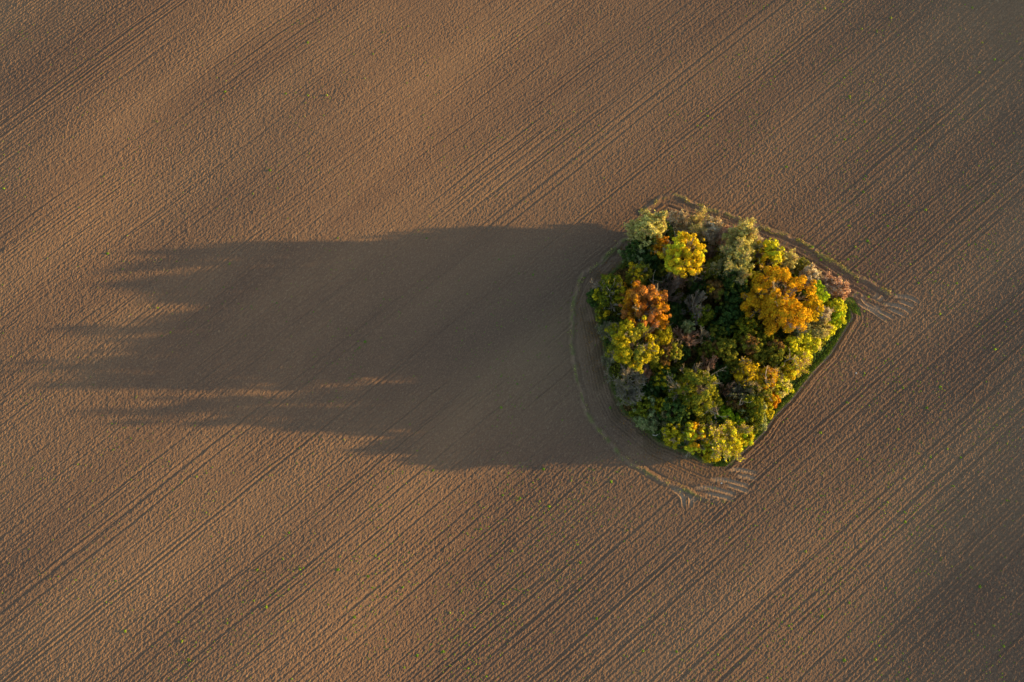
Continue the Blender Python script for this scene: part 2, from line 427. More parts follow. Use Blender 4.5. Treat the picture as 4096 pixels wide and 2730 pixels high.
def leafy(r, H, pal, rng, hb=.28, shape='round', dens=1.0, pal2=None):
    """lobed crown of many small leaf faces gathered in clumps"""
    lobes = []
    cz, az = (hb+1)/2*H, (1-hb)/2*H
    if shape == 'cone':
        for k in range(15):
            t = k/14.; a = k*2.4+rng.random()*.6; rr = r*(1.0-.80*t)
            rad = r*(.50-.26*t)*rng.uniform(.85, 1.15)
            lobes.append((np.array([math.cos(a)*(rr-rad*.72), math.sin(a)*(rr-rad*.72), hb*H+rad*.6+t*(H*(1-hb)-rad*1.5)]), rad))
    else:
        nl = int(8+r*1.7)
        for k in range(nl):
            t = (k+.5)/nl; zz = 1-1.25*t; a = k*2.39996+rng.random()*.8
            q = math.sqrt(max(0, 1-zz*zz)); rad = r*rng.uniform(.24, .45)*(1.0 if r > 2.4 else 1.2)
            ra_, rz_ = (r-rad*.9)*rng.uniform(.82, 1.06), max(az-rad*.8, .1)*rng.uniform(.75, 1.06)
            lobes.append((np.array([math.cos(a)*q*ra_, math.sin(a)*q*ra_, cz+zz*rz_])*1.0, rad))
        lobes.append((np.array([0, 0, cz]), min(r, az)*.52))
    rc = np.clip(.13*r, .42, .82)
    C, O, M = [], [], []
    for i, (lc, R) in enumerate(lobes):
        n = max(5, int(4*math.pi*R*R/(rc*rc*3.6)))
        d = unit(rng.normal(size=(n, 3))); pts = lc+d*R*rng.uniform(.72, 1.18, (n, 1))
        keep = (pts[:, 2] > hb*H*.6) & (pts[:, 2] < H)
        for j, (l2, R2) in enumerate(lobes):
            if j != i: keep &= np.linalg.norm(pts-l2, axis=1) > R2*.72
        C.append(pts[keep]); O.append(d[keep]); M.append(np.full(keep.sum(), rng.uniform(-.25, .25)))
    C, O, M = np.concatenate(C), np.concatenate(O), np.concatenate(M)
    C = C+.10*r*rng.normal(size=C.shape)*np.array([1, 1, .8]); C[:, 2] = np.clip(C[:, 2], .2, H*1.02)
    hole = vnoise(C[:, 0]/(.3*r)+C[:, 2]*.21, C[:, 1]/(.3*r)+C[:, 2]*.13, int(rng.integers(1, 9999))) > (.29 if r > 2.6 else .12)
    C, O, M = C[hole], O[hole], M[hole]
    M = M+rng.uniform(.1, .9, len(M))
    per = int(125*dens*(rc/.6)**1.2)
    sizes = rng.uniform(.45, 1.5, len(C))
    idx = np.repeat(np.arange(len(C)), np.maximum((per*rng.uniform(.4, 1.0, len(C))*sizes**1.8).astype(int), 8))
    d = unit(rng.normal(size=(len(idx), 3))+.7*O[idx]+np.array([0, 0, .25]))
    rcv = (rc*sizes)[idx]
    c = C[idx]+d*(rcv*rng.uniform(.5, 1.0, len(idx)))[:, None]
    nrm = unit(d+.40*rng.normal(size=d.shape))
    c[:, 2] = np.maximum(c[:, 2], .15)
    Ls = rng.uniform(.095, .20, len(idx))*(1.0 if r > 2.6 else .85)
    V, Q = leaf_mesh(c, nrm, Ls, Ls*.66, rng)
    mv = M[idx]+.25*(rng.random(len(idx))-.5)
    col = tint(pal, mv, rng)
    if pal2:
        sel = (np.sin(C[:, 0]*1.1+rng.random()*6)+.7*rng.normal(size=len(C)) > .55)[idx]
        col[sel] = tint(pal2, mv[sel], rng)
    tops = [lc for lc, _ in lobes]
    return V, Q, col, tops

def trunk_mesh(H, r, tops, rng, hb):
    R0 = .02*H+.05
    parts = [bent_tube([(0, 0, -.15), (.02*H*rng.normal(), .01*H*rng.normal(), hb*H*.6), (.02*H*rng.normal(), .02*H*rng.normal(), hb*H+.3*(1-hb)*H), (0, 0, H*.8)],
                       [R0*1.25, R0*.95, R0*.65, R0*.2], 8)]
    for k in rng.permutation(len(tops))[:5]:
        e = np.array(tops[k]); s = np.array([0, 0, min(max(hb*H*rng.uniform(.75, 1.3), .3), max(e[2]-.2, .3))]); mid = (s+e)/2+np.array([0, 0, -.06*H])*rng.random()
        parts.append(bent_tube([s, mid, e], [R0*.5, R0*.35, R0*.1], 5))
    V, Q = [], []
    return join_tri(parts)

def join_tri(parts):
    return join([(V, np.array(Q)) for V, Q in parts])

def grow(A, D, L, n, spread, lf, rng, t0=.3, up=.15):
    k = np.repeat(np.arange(len(A)), n)
    t = rng.uniform(t0, 1, len(k))
    S = A[k]+D[k]*(L[k]*t)[:, None]
    d = unit(D[k]+spread*rng.normal(size=(len(k), 3))*.75+np.array([0, 0, up]))
    return S, d, L[k]*lf*rng.uniform(.65, 1.25, len(k))*(1.15-.35*t)

def twiggy(r, H, rng, dens=1.0, hb=.12, limbs=9):
    """leafless branching: trunk, limbs, boughs, twigs"""
    nl = limbs+int(r)
    a = np.arange(nl)*2.39996+rng.random(nl)*.7; el = rng.uniform(.35, 1.35, nl)
    D0 = np.stack([np.cos(a)*np.cos(el), np.sin(a)*np.cos(el), np.sin(el)], 1)
    A0 = np.stack([rng.normal(size=nl)*.05, rng.normal(size=nl)*.05, H*rng.uniform(hb, hb+.3, nl)], 1)
    L0 = np.full(nl, .55*H)*rng.uniform(.8, 1.1, nl)
    l1 = grow(A0, D0, L0, 6, .55, .50, rng, .25, .2)
    l2 = grow(*l1, int(6*min(dens, 1.4))+1, .6, .52, rng, .2, .22)
    l3 = grow(*l2, max(3, int(5.5*dens)), .55, .58, rng, .25, .2)
    lv = [(A0, D0, L0), l1, l2, l3]
    ends = np.concatenate([A+D*L[:, None] for A, D, L in lv])
    rx = np.percentile(np.hypot(ends[:, 0], ends[:, 1]), 90); hz = np.percentile(ends[:, 2], 98)
    sc = np.array([r/rx, r/rx, H/hz])
    rad = [(.012*H+.03, .05), (.06, .038), (.045, .028), (.034, .018)]
    P = []; tips = []
    for (A, D, L), (ra, rb) in zip(lv, rad):
        S, E = A*sc, (A+D*L[:, None])*sc
        S[:, 2] = np.maximum(S[:, 2], .05); E[:, 2] = np.maximum(E[:, 2], .08)
        P.append(tubes(S, E, np.full(len(S), ra), np.full(len(S), rb), 3)); tips.append((S, E))
    V, Q = join(P)
    tr = bent_tube([(0, 0, -.15), (.03*rng.normal(), .03*rng.normal(), hb*H*sc[2]), (0, 0, (hb+.32)*H*sc[2])], [.018*H+.06, .014*H+.04, .01*H+.02], 7)
    return V, Q, tr, tips

def twig_leaves(tips, n, pal, rng, narrow=True, spread=.18, size=.15):
    S, E = [np.concatenate([t[k] for t in tips[2:]]) for k in (0, 1)]
    k = rng.integers(0, len(S), n); t = rng.uniform(.2, 1.05, (n, 1))
    c = S[k]+(E[k]-S[k])*t+spread*rng.normal(size=(n, 3))
    c[:, 2] = np.maximum(c[:, 2], .1)
    d = unit(E[k]-S[k]); nrm = unit(np.cross(d, rng.normal(size=(n, 3)))+.5*unit(c-np.array([0, 0, np.median(c[:, 2])*.6])))
    L = rng.uniform(.75, 1.4, n)*size
    V, Q = leaf_mesh(c, nrm, L, L*(.34 if narrow else .66), rng, along=d)
    cl = vnoise(c[:, 0]/1.1+c[:, 2]*.3, c[:, 1]/1.1, int(rng.integers(1, 999)))
    return V, Q, tint(pal, cl, rng)

N_TREE = [0]
def plant(kind, u, v, rpx, H, style, pal, label, cat='tree', group=None, **kw):
    N_TREE[0] += 1; rng = np.random.default_rng(1000+N_TREE[0]*17)
    if kind == 'hedge_shrub' and u > 2860: u, v = u-10, v-5          # trim clear of the verge
    r = rpx*.0515*(.93 if style == 'leafy' and rpx > 60 else .95 if kind == 'hedge_shrub' else 1.06)
    hc = kw.get('hc', .62)*H
    x, y = at(u, v, hc)
    root = bpy.data.objects.new(kind, None); COL.objects.link(root); root.empty_display_size = .5
    root.location = (float(x), float(y), float(roll(np.array(x), np.array(y))))
    root.rotation_euler = (0, 0, 0)
    tag(root, label, cat, group)
    if style == 'leafy':
        hb = kw.get('hb', .28)
        V, Q, col, tops = leafy(r, H, pal, rng, hb, kw.get('shape', 'round'), kw.get('dens', 1.0), kw.get('pal2'))
        quads_object('crown', V, Q, LEAF, root, colour=col)
        if kind in ('oak_tree', 'maple_tree'):
            Vb, Qb, _, _ = twiggy(r*1.02, H*1.0, rng, .45, hb*.8, 7)
            quads_object('branches', Vb, Qb, TWIG[kw.get('twig', 'grey')], root)
        Vt, Qt = trunk_mesh(H, r, tops, rng, hb); quads_object('trunk', Vt, Qt, BARK, root, smooth_shade=True)
    else:
        V, Q, tr, tips = twiggy(r, H, rng, kw.get('dens', 1.0))
        quads_object('branches', V, Q, TWIG[kw.get('twig', 'tan')], root)
        quads_object('trunk', tr[0], tr[1], BARK, root, smooth_shade=True)
        if pal:
            n = int(kw.get('leaves', 1500))
            V, Q, col = twig_leaves(tips, n, pal, rng, kw.get('narrow', True), kw.get('spread', .18), kw.get('size', .15))
            if kw.get('pal2'):
                sel = rng.random(len(col)) < .4; col[sel] = tint(kw['pal2'], rng.random(sel.sum()), rng)
            if kw.get('fill', n > 1500):
                V2, Q2, col2, _ = leafy(r*.92, H*.97, pal, rng, .04, 'round', .55, kw.get('pal2'))
                V, Q = join([(V, Q), (V2, Q2)]); col = np.concatenate([col, col2])
            quads_object('crown', V, Q, LEAF, root, colour=col)
    return root

# ------------------------------------------------------------------ the trees of the copse, one by one
L_, T_ = 'leafy', 'twiggy'
# tall leafy trees that stand up into the sun
plant('oak_tree', 3110, 1202, 126, 16.5, L_, 'amber', 'largest broad orange oak, towering over the corner with the wheel marks', dens=1.15)
plant('oak_tree', 3236, 1245, 40, 10.5, L_, 'gold', 'small yellow oak pressed against the outer side of the big orange oak', pal2='olive')
plant('oak_tree', 2740, 1022, 88, 16.2, L_, 'gold', 'tall golden yellow oak among pale trees near the shadow side corner', pal2='yellow', dens=1.1, hc=.75, hb=.4)
plant('oak_tree', 2573, 1240, 100, 15.3, L_, 'copper', 'rust brown and copper oak between the two yellow green oaks', pal2='orange', dens=1.1)
plant('oak_tree', 2525, 1380, 100, 16.5, L_, 'yellowgreen', 'large yellow green oak directly below the copper oak', pal2='olive', dens=1.1)
plant('oak_tree', 2645, 1345, 38, 11.5, L_, 'yellowgreen', 'small bright yellow green tree wedged between copper oak and large yellow green oak')
plant('oak_tree', 2790, 1562, 112, 16.6, L_, 'green', 'tall dark green pyramid shaped tree with olive highlights', shape='cone', pal2='olive', hb=.12, dens=1.15)
plant('oak_tree', 2436, 1168, 58, 11.5, L_, 'green', 'round green tree with yellow top sticking out on the curved shaded edge', pal2='yellowgreen')
plant('green_leafy_tree', 2382, 1186, 28, 7.0, L_, 'deepgreen', 'blackish green ivy tree, outermost on the curved shaded edge', hb=.08)
plant('maple_tree', 3074, 1022, 54, 9.5, L_, 'yellow', 'bright yellow tree standing at the grass ridge edge', pal2='gold', hb=.2)
plant('maple_tree', 3267, 1176, 38, 8.5, L_, 'lime', 'smooth lime green round tree between orange oak and pink twigs', hb=.15)
plant('maple_tree', 2638, 990, 40, 10.5, L_, 'orange', 'small thin orange and olive tree beside the golden oak', pal2='olive', dens=.75)
plant('maple_tree', 2552, 1102, 42, 9.5, L_, 'olive', 'olive yellow tree with a bleached dead limb rising from it', pal2='gold')
plant('maple_tree', 2775, 1752, 62, 9.5, L_, 'yellow', 'yellow tree with an orange heart at the bottom of the copse', pal2='amber', hb=.15)
plant('maple_tree', 2690, 1740, 40, 9.0, L_, 'yellowgreen', 'low yellowish shrubby tree beside the yellow one with an orange heart', hb=.12)
plant('maple_tree', 2672, 1408, 46, 11.0, L_, 'olive', 'olive green tree between the large yellow green oak and bare centre trees', pal2='brown')
plant('green_leafy_tree', 2577, 960, 52, 8.5, L_, 'deepgreen', 'dark lower crown of the pale corner willow, its shade put into the leaf colour', hb=.05)  # shadow side of the willow, added as a separate dark green tree
plant('green_leafy_tree', 2650, 930, 40, 7.5, L_, 'deepgreen', 'dark green tree between the corner willow and the golden oak', hb=.05)

# pale half bare trees along the grass ridge edge
plant('willow_tree', 2603, 898, 62, 14.6, T_, 'pale', 'pale grey green willow at the topmost corner of the copse', twig='tan', leaves=9500, dens=1.7, size=.21, hc=.80)
plant('willow_tree', 2716, 890, 46, 8.5, T_, 'cream', 'straw coloured feathery tree just beside the corner willow', twig='tan', leaves=3000, fill=False, dens=1.7)
plant('willow_tree', 2790, 900, 56, 9.0, T_, 'pale', 'pale green feathery tree behind the golden oak top', twig='tan', leaves=4200, fill=False, dens=1.6)
plant('willow_tree', 2964, 965, 60, 11.5, T_, 'pale', 'tall silvery willow leaning over the ridge edge', twig='tan', leaves=9000, dens=1.6, size=.2)
plant('willow_tree', 2938, 1050, 68, 11.5, T_, 'greygreen', 'grey green drooping willow on the inner side of the silvery willow', twig='tan', leaves=9000, dens=1.5, size=.2, pal2='pale')
plant('bare_tree', 2842, 920, 46, 7.5, T_, 'cream', 'tan half bare tree between two pale willows on the ridge edge', twig='tan', leaves=1800, dens=1.6)
plant('bare_tree', 2906, 945, 42, 7.5, T_, 'blush', 'pinkish brown bare tree beneath the silvery willow', twig='pink', dens=1.6, leaves=2400)
plant('bare_tree', 3018, 985, 36, 7.0, T_, 'cream', 'thin tan bare tree between silvery willow and bright yellow tree', twig='tan', dens=1.4, leaves=2200)
plant('bare_tree', 3150, 1048, 46, 6.5, T_, 'straw', 'tan green half bare tree next to the bright yellow ridge tree', twig='tan', leaves=3000, dens=1.6)
plant('bare_tree', 3238, 1108, 42, 7.0, T_, 'cream', 'pale cream bare tree by the furrow above the orange oak', twig='tan', dens=2.0, leaves=3200)
plant('bare_tree', 3300, 1136, 34, 6.0, T_, 'blush', 'reddish bare tree next to the pale cream one', twig='pink', dens=1.8, leaves=2400)
plant('bare_tree', 3344, 1160, 42, 6.0, T_, 'blush', 'pinkish red bare tree at the corner beside the wheel marks', twig='pink', dens=2.0, leaves=3200)
plant('bare_tree', 3200, 1068, 32, 5.5, T_, 'olive', 'low greenish twiggy tree between cream bare tree and tan green one', twig='olive', leaves=2200, dens=1.4)

# long straight sunlit edge above the grass verge
plant('hedge_shrub', 3350, 1232, 38, 6.0, L_, 'yellow', 'bright yellow shrub at the corner, first along the grass verge', hb=.05)
plant('hedge_shrub', 3352, 1282, 36, 5.5, L_, 'yellow', 'dense golden yellow shrub, second along the grass verge', hb=.05, pal2='lime')
plant('hedge_shrub', 3318, 1330, 32, 5.0, L_, 'yellow', 'straw yellow shrub, third along the grass verge', hb=.05)
plant('hedge_shrub', 3296, 1270, 38, 7.0, T_, 'cream', 'tan twiggy shrub just inside the yellow corner shrubs', twig='tan', leaves=3400, dens=1.5)
plant('hedge_shrub', 3275, 1325, 40, 6.5, T_, 'straw', 'tan and cream shrub on the verge side of the orange oak', twig='tan', leaves=3800, dens=1.6)
plant('hedge_shrub', 3203, 1320, 40, 7.5, T_, 'greygreen', 'grey green feathery shrub at the foot of the orange oak', twig='grey', leaves=3400, dens=1.4)
plant('hedge_shrub', 3258, 1386, 34, 5.0, L_, 'yellow', 'yellow and tan shrub overhanging the middle of the verge', hb=.05, pal2='straw')
plant('hedge_shrub', 3215, 1358, 40, 6.5, L_, 'yellow', 'yellow green shrub below the grey green feathery one', hb=.06, dens=1.1, pal2='straw')
plant('hedge_shrub', 3166, 1385, 36, 7.0, L_, 'yellow', 'yellowish open shrub between orange oak and spreading thorn', hb=.08, dens=1.1)
plant('hedge_shrub', 3216, 1424, 34, 5.0, L_, 'yellow', 'yellow shrub just above the spreading thorn tree', hb=.06, dens=1.1)
plant('thorn_tree', 3182, 1458, 46, 6.5, T_, 'yellow', 'spreading thorn with bare crown and yellow leaves beside the verge', twig='tan', leaves=1100, narrow=False)
plant('hedge_shrub', 3148, 1497, 38, 5.5, L_, 'yellow', 'yellow shrub on the downhill side of the spreading thorn', hb=.06, pal2='gold')
plant('hedge_shrub', 3126, 1545, 44, 5.5, L_, 'yellow', 'tan yellow rounded shrub hanging over the narrow verge', hb=.05, pal2='straw')
plant('hedge_shrub', 3098, 1495, 36, 6.5, T_, 'yellowgreen', 'half bare yellowish shrub between orange topped tree and verge shrubs', twig='grey', leaves=900)
plant('hedge_shrub', 3104, 1432, 40, 7.5, L_, 'olive', 'dark olive shrub with a forked dead branch in front', hb=.06, dens=.8)
plant('hedge_shrub', 3094, 1603, 30, 5.0, L_, 'gold', 'orange shrub glowing at the verge edge', hb=.05, pal2='orange')
plant('hedge_shrub', 3066, 1650, 36, 4.8, L_, 'yellowgreen', 'small yellow green shrub just below the glowing orange one', hb=.05)
plant('thorn_tree', 3038, 1560, 52, 7.5, T_, 'olive', 'grey tan thorn inside the glowing orange shrub', twig='tan', leaves=3200, dens=1.4)
plant('thorn_tree', 2960, 1568, 42, 7.5, T_, 'greygreen', 'grey green thorn beside the tall green pyramid tree', twig='grey', leaves=900)
plant('holly_tree', 3010, 1636, 50, 9.5, L_, 'green', 'mid green holly like tree near the lower verge', hb=.06, pal2='greygreen')
plant('holly_tree', 3026, 1690, 36, 6.0, L_, 'greygreen', 'greyish green tree where the verge narrows', hb=.06, pal2='green')
plant('hedge_shrub', 2946, 1622, 32, 6.5, L_, 'brown', 'brownish green shrub between pyramid tree and holly like tree', hb=.06, pal2='olive')
plant('hedge_shrub', 2908, 1664, 36, 6.5, L_, 'lime', 'lime yellow shrub just above the big half bare bottom tree', hb=.06)
plant('hedge_shrub', 2956, 1700, 34, 5.5, L_, 'lime', 'bright lime shrub between greyish green tree and half bare bottom tree', hb=.06)
plant('hedge_shrub', 2988, 1752, 38, 5.0, L_, 'lime', 'lime green shrub at the lowest end of the verge', hb=.05, pal2='yellowgreen')
plant('thorn_tree', 2898, 1750, 78, 8.5, T_, 'yellow', 'big half bare tree with yellow leaves in the bottom corner', twig='tan', leaves=6500, dens=1.7, narrow=False, pal2='yellowgreen')
plant('hedge_shrub', 2850, 1815, 34, 3.5, L_, 'yellowgreen', 'low yellow green shrub under the big half bare bottom tree', hb=.05)

# orange topped group and shaded middle
plant('thorn_tree', 2986, 1495, 50, 9.0, T_, 'gold', 'half bare tree with golden leaves around a grey dead limb', twig='grey', leaves=1700, narrow=False)
plant('thorn_tree', 3058, 1516, 48, 8.0, T_, 'gold', 'golden orange thinning tree under the tall white dead stem', twig='tan', leaves=2000, narrow=False, pal2='orange')
plant('hazel_tree', 2905, 1402, 46, 9.0, L_, 'olive', 'dark olive tree with lit top in the middle of the copse', hb=.1, dens=.8)
plant('hazel_tree', 3000, 1382, 42, 9.0, L_, 'olive', 'slender olive tree next to the dark olive middle tree', hb=.1, dens=.8, pal2='brown')
plant('hazel_tree', 3060, 1345, 36, 7.5, L_, 'green', 'dark green shrubby tree under the lower boughs of the orange oak', hb=.06)
plant('hazel_tree', 3094, 1388, 32, 7.5, L_, 'brown', 'brown leaved shrub between slender olive tree and yellow hedge', hb=.08, pal2='olive', dens=.8)
plant('bare_tree', 2780, 1222, 50, 11.5, T_, None, 'pale bare round headed tree in the centre of the copse', twig='grey', dens=1.3)
plant('green_leafy_tree', 2815, 1262, 42, 8.0, L_, 'green', 'green leafy tree at the foot of the pale bare centre tree', hb=.06, pal2='lime')
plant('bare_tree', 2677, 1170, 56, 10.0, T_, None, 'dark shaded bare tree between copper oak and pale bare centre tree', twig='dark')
plant('bare_tree', 2713, 1118, 38, 7.5, T_, 'brown', 'reddish brown twiggy tree just below the golden oak', twig='pink', leaves=600)
plant('bare_tree', 2768, 1135, 36, 7.5, T_, 'olive', 'olive twiggy tree below the golden oak, next to the reddish one', twig='dark', leaves=700)
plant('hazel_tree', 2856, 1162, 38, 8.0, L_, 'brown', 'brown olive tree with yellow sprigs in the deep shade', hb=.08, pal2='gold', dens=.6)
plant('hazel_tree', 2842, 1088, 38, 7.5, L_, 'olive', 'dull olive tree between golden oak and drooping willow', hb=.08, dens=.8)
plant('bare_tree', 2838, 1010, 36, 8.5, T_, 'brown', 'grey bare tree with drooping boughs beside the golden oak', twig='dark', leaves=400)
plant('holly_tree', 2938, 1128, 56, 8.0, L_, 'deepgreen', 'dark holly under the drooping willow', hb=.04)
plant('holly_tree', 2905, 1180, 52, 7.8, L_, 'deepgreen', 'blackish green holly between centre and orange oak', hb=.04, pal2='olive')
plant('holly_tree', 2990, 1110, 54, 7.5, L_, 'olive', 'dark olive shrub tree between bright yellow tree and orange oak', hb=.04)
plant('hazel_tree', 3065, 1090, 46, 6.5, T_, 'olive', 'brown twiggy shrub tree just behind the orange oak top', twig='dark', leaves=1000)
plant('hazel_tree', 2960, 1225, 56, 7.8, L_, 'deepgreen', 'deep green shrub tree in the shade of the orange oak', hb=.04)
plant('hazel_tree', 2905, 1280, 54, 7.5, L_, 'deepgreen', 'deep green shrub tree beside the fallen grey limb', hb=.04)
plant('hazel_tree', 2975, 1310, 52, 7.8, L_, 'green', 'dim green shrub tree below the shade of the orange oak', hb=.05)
plant('bare_tree', 2750, 1356, 46, 7.5, T_, 'brown', 'pinkish bare tree below the pale bare centre tree', twig='pink', leaves=250)
plant('bare_tree', 2810, 1346, 28, 7.0, T_, None, 'small forked bare tree next to the pinkish bare one', twig='tan', dens=.6)
plant('hazel_tree', 2752, 1308, 26, 7.5, L_, 'greygreen', 'small grey green tree between pale bare and pinkish bare trees', hb=.1)
plant('hazel_tree', 2840, 1395, 40, 6.0, L_, 'brown', 'brownish shrub tree above the tall green pyramid tree', hb=.06, pal2='olive')
plant('bare_tree', 2838, 1460, 34, 9.0, T_, None, 'thin bare tree touching the tall green pyramid tree', twig='pink', dens=.6)
plant('hazel_tree', 2888, 1500, 38, 6.0, L_, 'deepgreen', 'dark green shrub tree between pyramid tree and golden leaved half bare tree', hb=.05)
plant('hazel_tree', 2925, 1470, 36, 6.0, L_, 'olive', 'dull olive shrub tree beneath the dark olive middle tree', hb=.05)
plant('bare_tree', 2900, 1560, 26, 6.5, T_, 'brown', 'little brown twiggy tree between pyramid tree and grey green thorn', twig='pink', leaves=200, dens=.7)

# curved shaded edge
plant('hazel_tree', 2542, 1030, 52, 7.0, L_, 'greygreen', 'dark grey green bushy tree on the shaded edge below the dark lower willow crown', hb=.05, pal2='deepgreen')
plant('hazel_tree', 2598, 1040, 42, 7.5, L_, 'deepgreen', 'blackish green tree inside the grey green bushy edge tree', hb=.05)
plant('hazel_tree', 2543, 1144, 36, 6.5, L_, 'green', 'fresh green shrub between olive tree and copper oak', hb=.05)
plant('hazel_tree', 2500, 1135, 26, 5.0, L_, 'brown', 'little brown leaved shrub above the copper oak', hb=.06, pal2='orange')
plant('thorn_tree', 2426, 1318, 40, 5.5, T_, 'greygreen', 'grey twiggy shrub on the curved edge beside the copper oak', twig='grey', leaves=700)
plant('hedge_shrub', 2408, 1256, 28, 4.5, L_, 'olive', 'olive shrub on the curved edge below the round green tree', hb=.05, pal2='gold')
plant('thorn_tree', 2442, 1440, 28, 4.5, T_, 'greygreen', 'small grey twiggy shrub at the foot of the large yellow green oak', twig='grey', leaves=600)
plant('bare_tree', 2524, 1520, 76, 9.0, T_, 'olive', 'big grey bare tree spreading below the large yellow green oak', twig='grey', dens=1.4, leaves=900)
plant('bare_tree', 2584, 1497, 32, 7.5, T_, None, 'reddish bare tree on the inner side of the big grey one', twig='pink')
plant('bare_tree', 2506, 1588, 44, 5.5, T_, 'greygreen', 'low silvery bare tree on the curved edge below the big grey one', twig='grey', leaves=300)
plant('hazel_tree', 2656, 1518, 48, 8.5, L_, 'deepgreen', 'dark green tree between big grey bare tree and pyramid tree', hb=.05, pal2='yellowgreen')
plant('hazel_tree', 2628, 1455, 34, 7.5, L_, 'green', 'green tree with yellow tips below the olive green tree', hb=.06, pal2='yellowgreen')
plant('hazel_tree', 2577, 1620, 54, 6.5, L_, 'green', 'broad dark green bush on the curved edge near the bottom', hb=.05, pal2='greygreen')
plant('hazel_tree', 2642, 1622, 30, 7.0, L_, 'yellowgreen', 'small yellowish green tree at the shaded side of the pyramid tree', hb=.08, dens=.8)
plant('thorn_tree', 2592, 1680, 42, 5.0, T_, 'greygreen', 'grey green twiggy bush lowest on the curved shaded edge', twig='olive', leaves=1800)
plant('thorn_tree', 2650, 1672, 28, 6.5, T_, None, 'small olive bare tree among dark bushes near the bottom', twig='olive', dens=.6)
plant('hazel_tree', 2700, 1650, 52, 11.5, L_, 'deepgreen', 'dark green tree in the shade at the foot of the pyramid tree', hb=.05)
plant('hazel_tree', 2868, 1700, 34, 5.5, L_, 'deepgreen', 'dark shrub tree between pyramid tree and big half bare tree', hb=.05)

# low thicket in the deep shade of the middle
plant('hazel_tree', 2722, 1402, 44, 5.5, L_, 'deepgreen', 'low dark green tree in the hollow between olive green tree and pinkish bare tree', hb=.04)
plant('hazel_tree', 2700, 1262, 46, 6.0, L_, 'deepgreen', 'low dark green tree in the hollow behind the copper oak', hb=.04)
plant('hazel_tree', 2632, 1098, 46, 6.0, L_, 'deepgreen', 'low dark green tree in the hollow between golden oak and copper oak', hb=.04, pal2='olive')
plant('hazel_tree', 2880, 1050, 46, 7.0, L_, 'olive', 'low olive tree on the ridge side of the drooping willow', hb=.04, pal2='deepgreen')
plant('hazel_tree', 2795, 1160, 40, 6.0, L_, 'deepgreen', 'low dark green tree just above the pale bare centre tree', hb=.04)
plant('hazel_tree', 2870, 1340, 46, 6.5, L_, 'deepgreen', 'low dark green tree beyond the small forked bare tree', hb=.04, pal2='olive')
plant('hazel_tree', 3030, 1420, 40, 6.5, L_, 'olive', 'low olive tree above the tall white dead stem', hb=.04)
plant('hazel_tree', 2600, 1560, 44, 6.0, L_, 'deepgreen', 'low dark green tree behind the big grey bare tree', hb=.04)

# bleached dead stems
def dead_stem(u, v, H, label, lean, forks, seed):
    rng = np.random.default_rng(seed)
    x, y = at(u, v, 0)
    root = bpy.data.objects.new('dead_tree', None); COL.objects.link(root)
    root.location = (float(x), float(y), float(roll(x, y)))
    tag(root, label, 'dead tree')
    def limb(p, d, L, r, n=6):
        P, R = [np.array(p, float)], [r]
        d = np.array(d, float)
        for k in range(n):
            d = unit(d+.22*rng.normal(size=3)+np.array([0, 0, .06])); P.append(P[-1]+d*L/n); R.append(max(r*(1-(k+1)/(n+.6)), .025))
        return P, R
    P, R = limb((0, 0, -.1), (lean[0], lean[1], 1), H, .05+.015*H)
    V, Q = bent_tube(P, R, 7); quads_object('trunk', V, np.array(Q), DEAD, root, smooth_shade=True)
    for k in range(forks):
        j = 2+k % 4; a = rng.random()*6.28
        b = limb(P[j], (math.cos(a)*.9+lean[0], math.sin(a)*.9+lean[1], .8), H*rng.uniform(.22, .36), R[j]*.65, 5)
        V, Q = bent_tube(*b, 5); quads_object('branch', V, np.array(Q), DEAD, root, smooth_shade=True)
dead_stem(2535, 1190, 11.5, 'bleached white forked dead tree rising out of the olive yellow tree', (-.28, .1), 5, 3)
dead_stem(2432, 1212, 12.0, 'short bleached dead top above the round green edge tree', (-.05, .05), 4, 5)
dead_stem(3012, 1590, 12.5, 'thick grey leaning dead tree in the golden leaved half bare tree', (-.2, .1), 4, 8)
dead_stem(3044, 1568, 12.0, 'tall thin white upright dead tree above the golden orange thinning tree', (.0, .05), 3, 9)
dead_stem(2622, 1045, 9.5, 'whitish dead tree beside the small thin orange and olive tree', (-.02, .05), 5, 12)
dead_stem(2720, 1000, 9.5, 'grey dead tree between corner willow and golden oak', (-.1, .05), 3, 14)
dead_stem(2640, 1165, 10.0, 'thin grey dead tree in the dark gap above the copper oak', (-.05, .0), 3, 15)
dead_stem(3016, 1070, 9.0, 'pale dead tree with bent boughs in front of the bright yellow tree', (.15, .05), 4, 17)
dead_stem(3134, 1470, 9.0, 'dark forked dead tree before the dark olive shrub', (-.05, .05), 4, 18)

# ------------------------------------------------------------------ undergrowth, verge grass, fallen leaves, litter
def scatter_in(poly, n, rng, grow_=0.0):
    lo, hi = poly.min(0), poly.max(0); out = np.zeros((0, 2))
    while len(out) < n:
        q = rng.uniform(lo, hi, (n*2, 2)); out = np.concatenate([out, q[inside(poly, q[:, 0], q[:, 1])]])
    return out[:n]
rng = np.random.default_rng(77)
q = scatter_in(COPSE, 42000, rng)
hgt = .4+4.2*vnoise(q[:, 0]/2.6, q[:, 1]/2.6, 61)**1.6
edge, _ = seg_dist(COPSE, q[:, 0], q[:, 1], True); hgt *= smooth(-.2, 2.0, edge)
z = roll(q[:, 0], q[:, 1])+.05+hgt*rng.uniform(.5, 1, len(q))
nr = unit(np.stack([rng.normal(size=len(q))*.6, rng.normal(size=len(q))*.6, np.ones(len(q))], 1))
Ls = rng.uniform(.14, .26, len(q)); V, Q = leaf_mesh(np.column_stack([q, z]), nr, Ls, Ls*.66, rng)
mk = vnoise(q[:, 0]/3.5, q[:, 1]/3.5, 62)
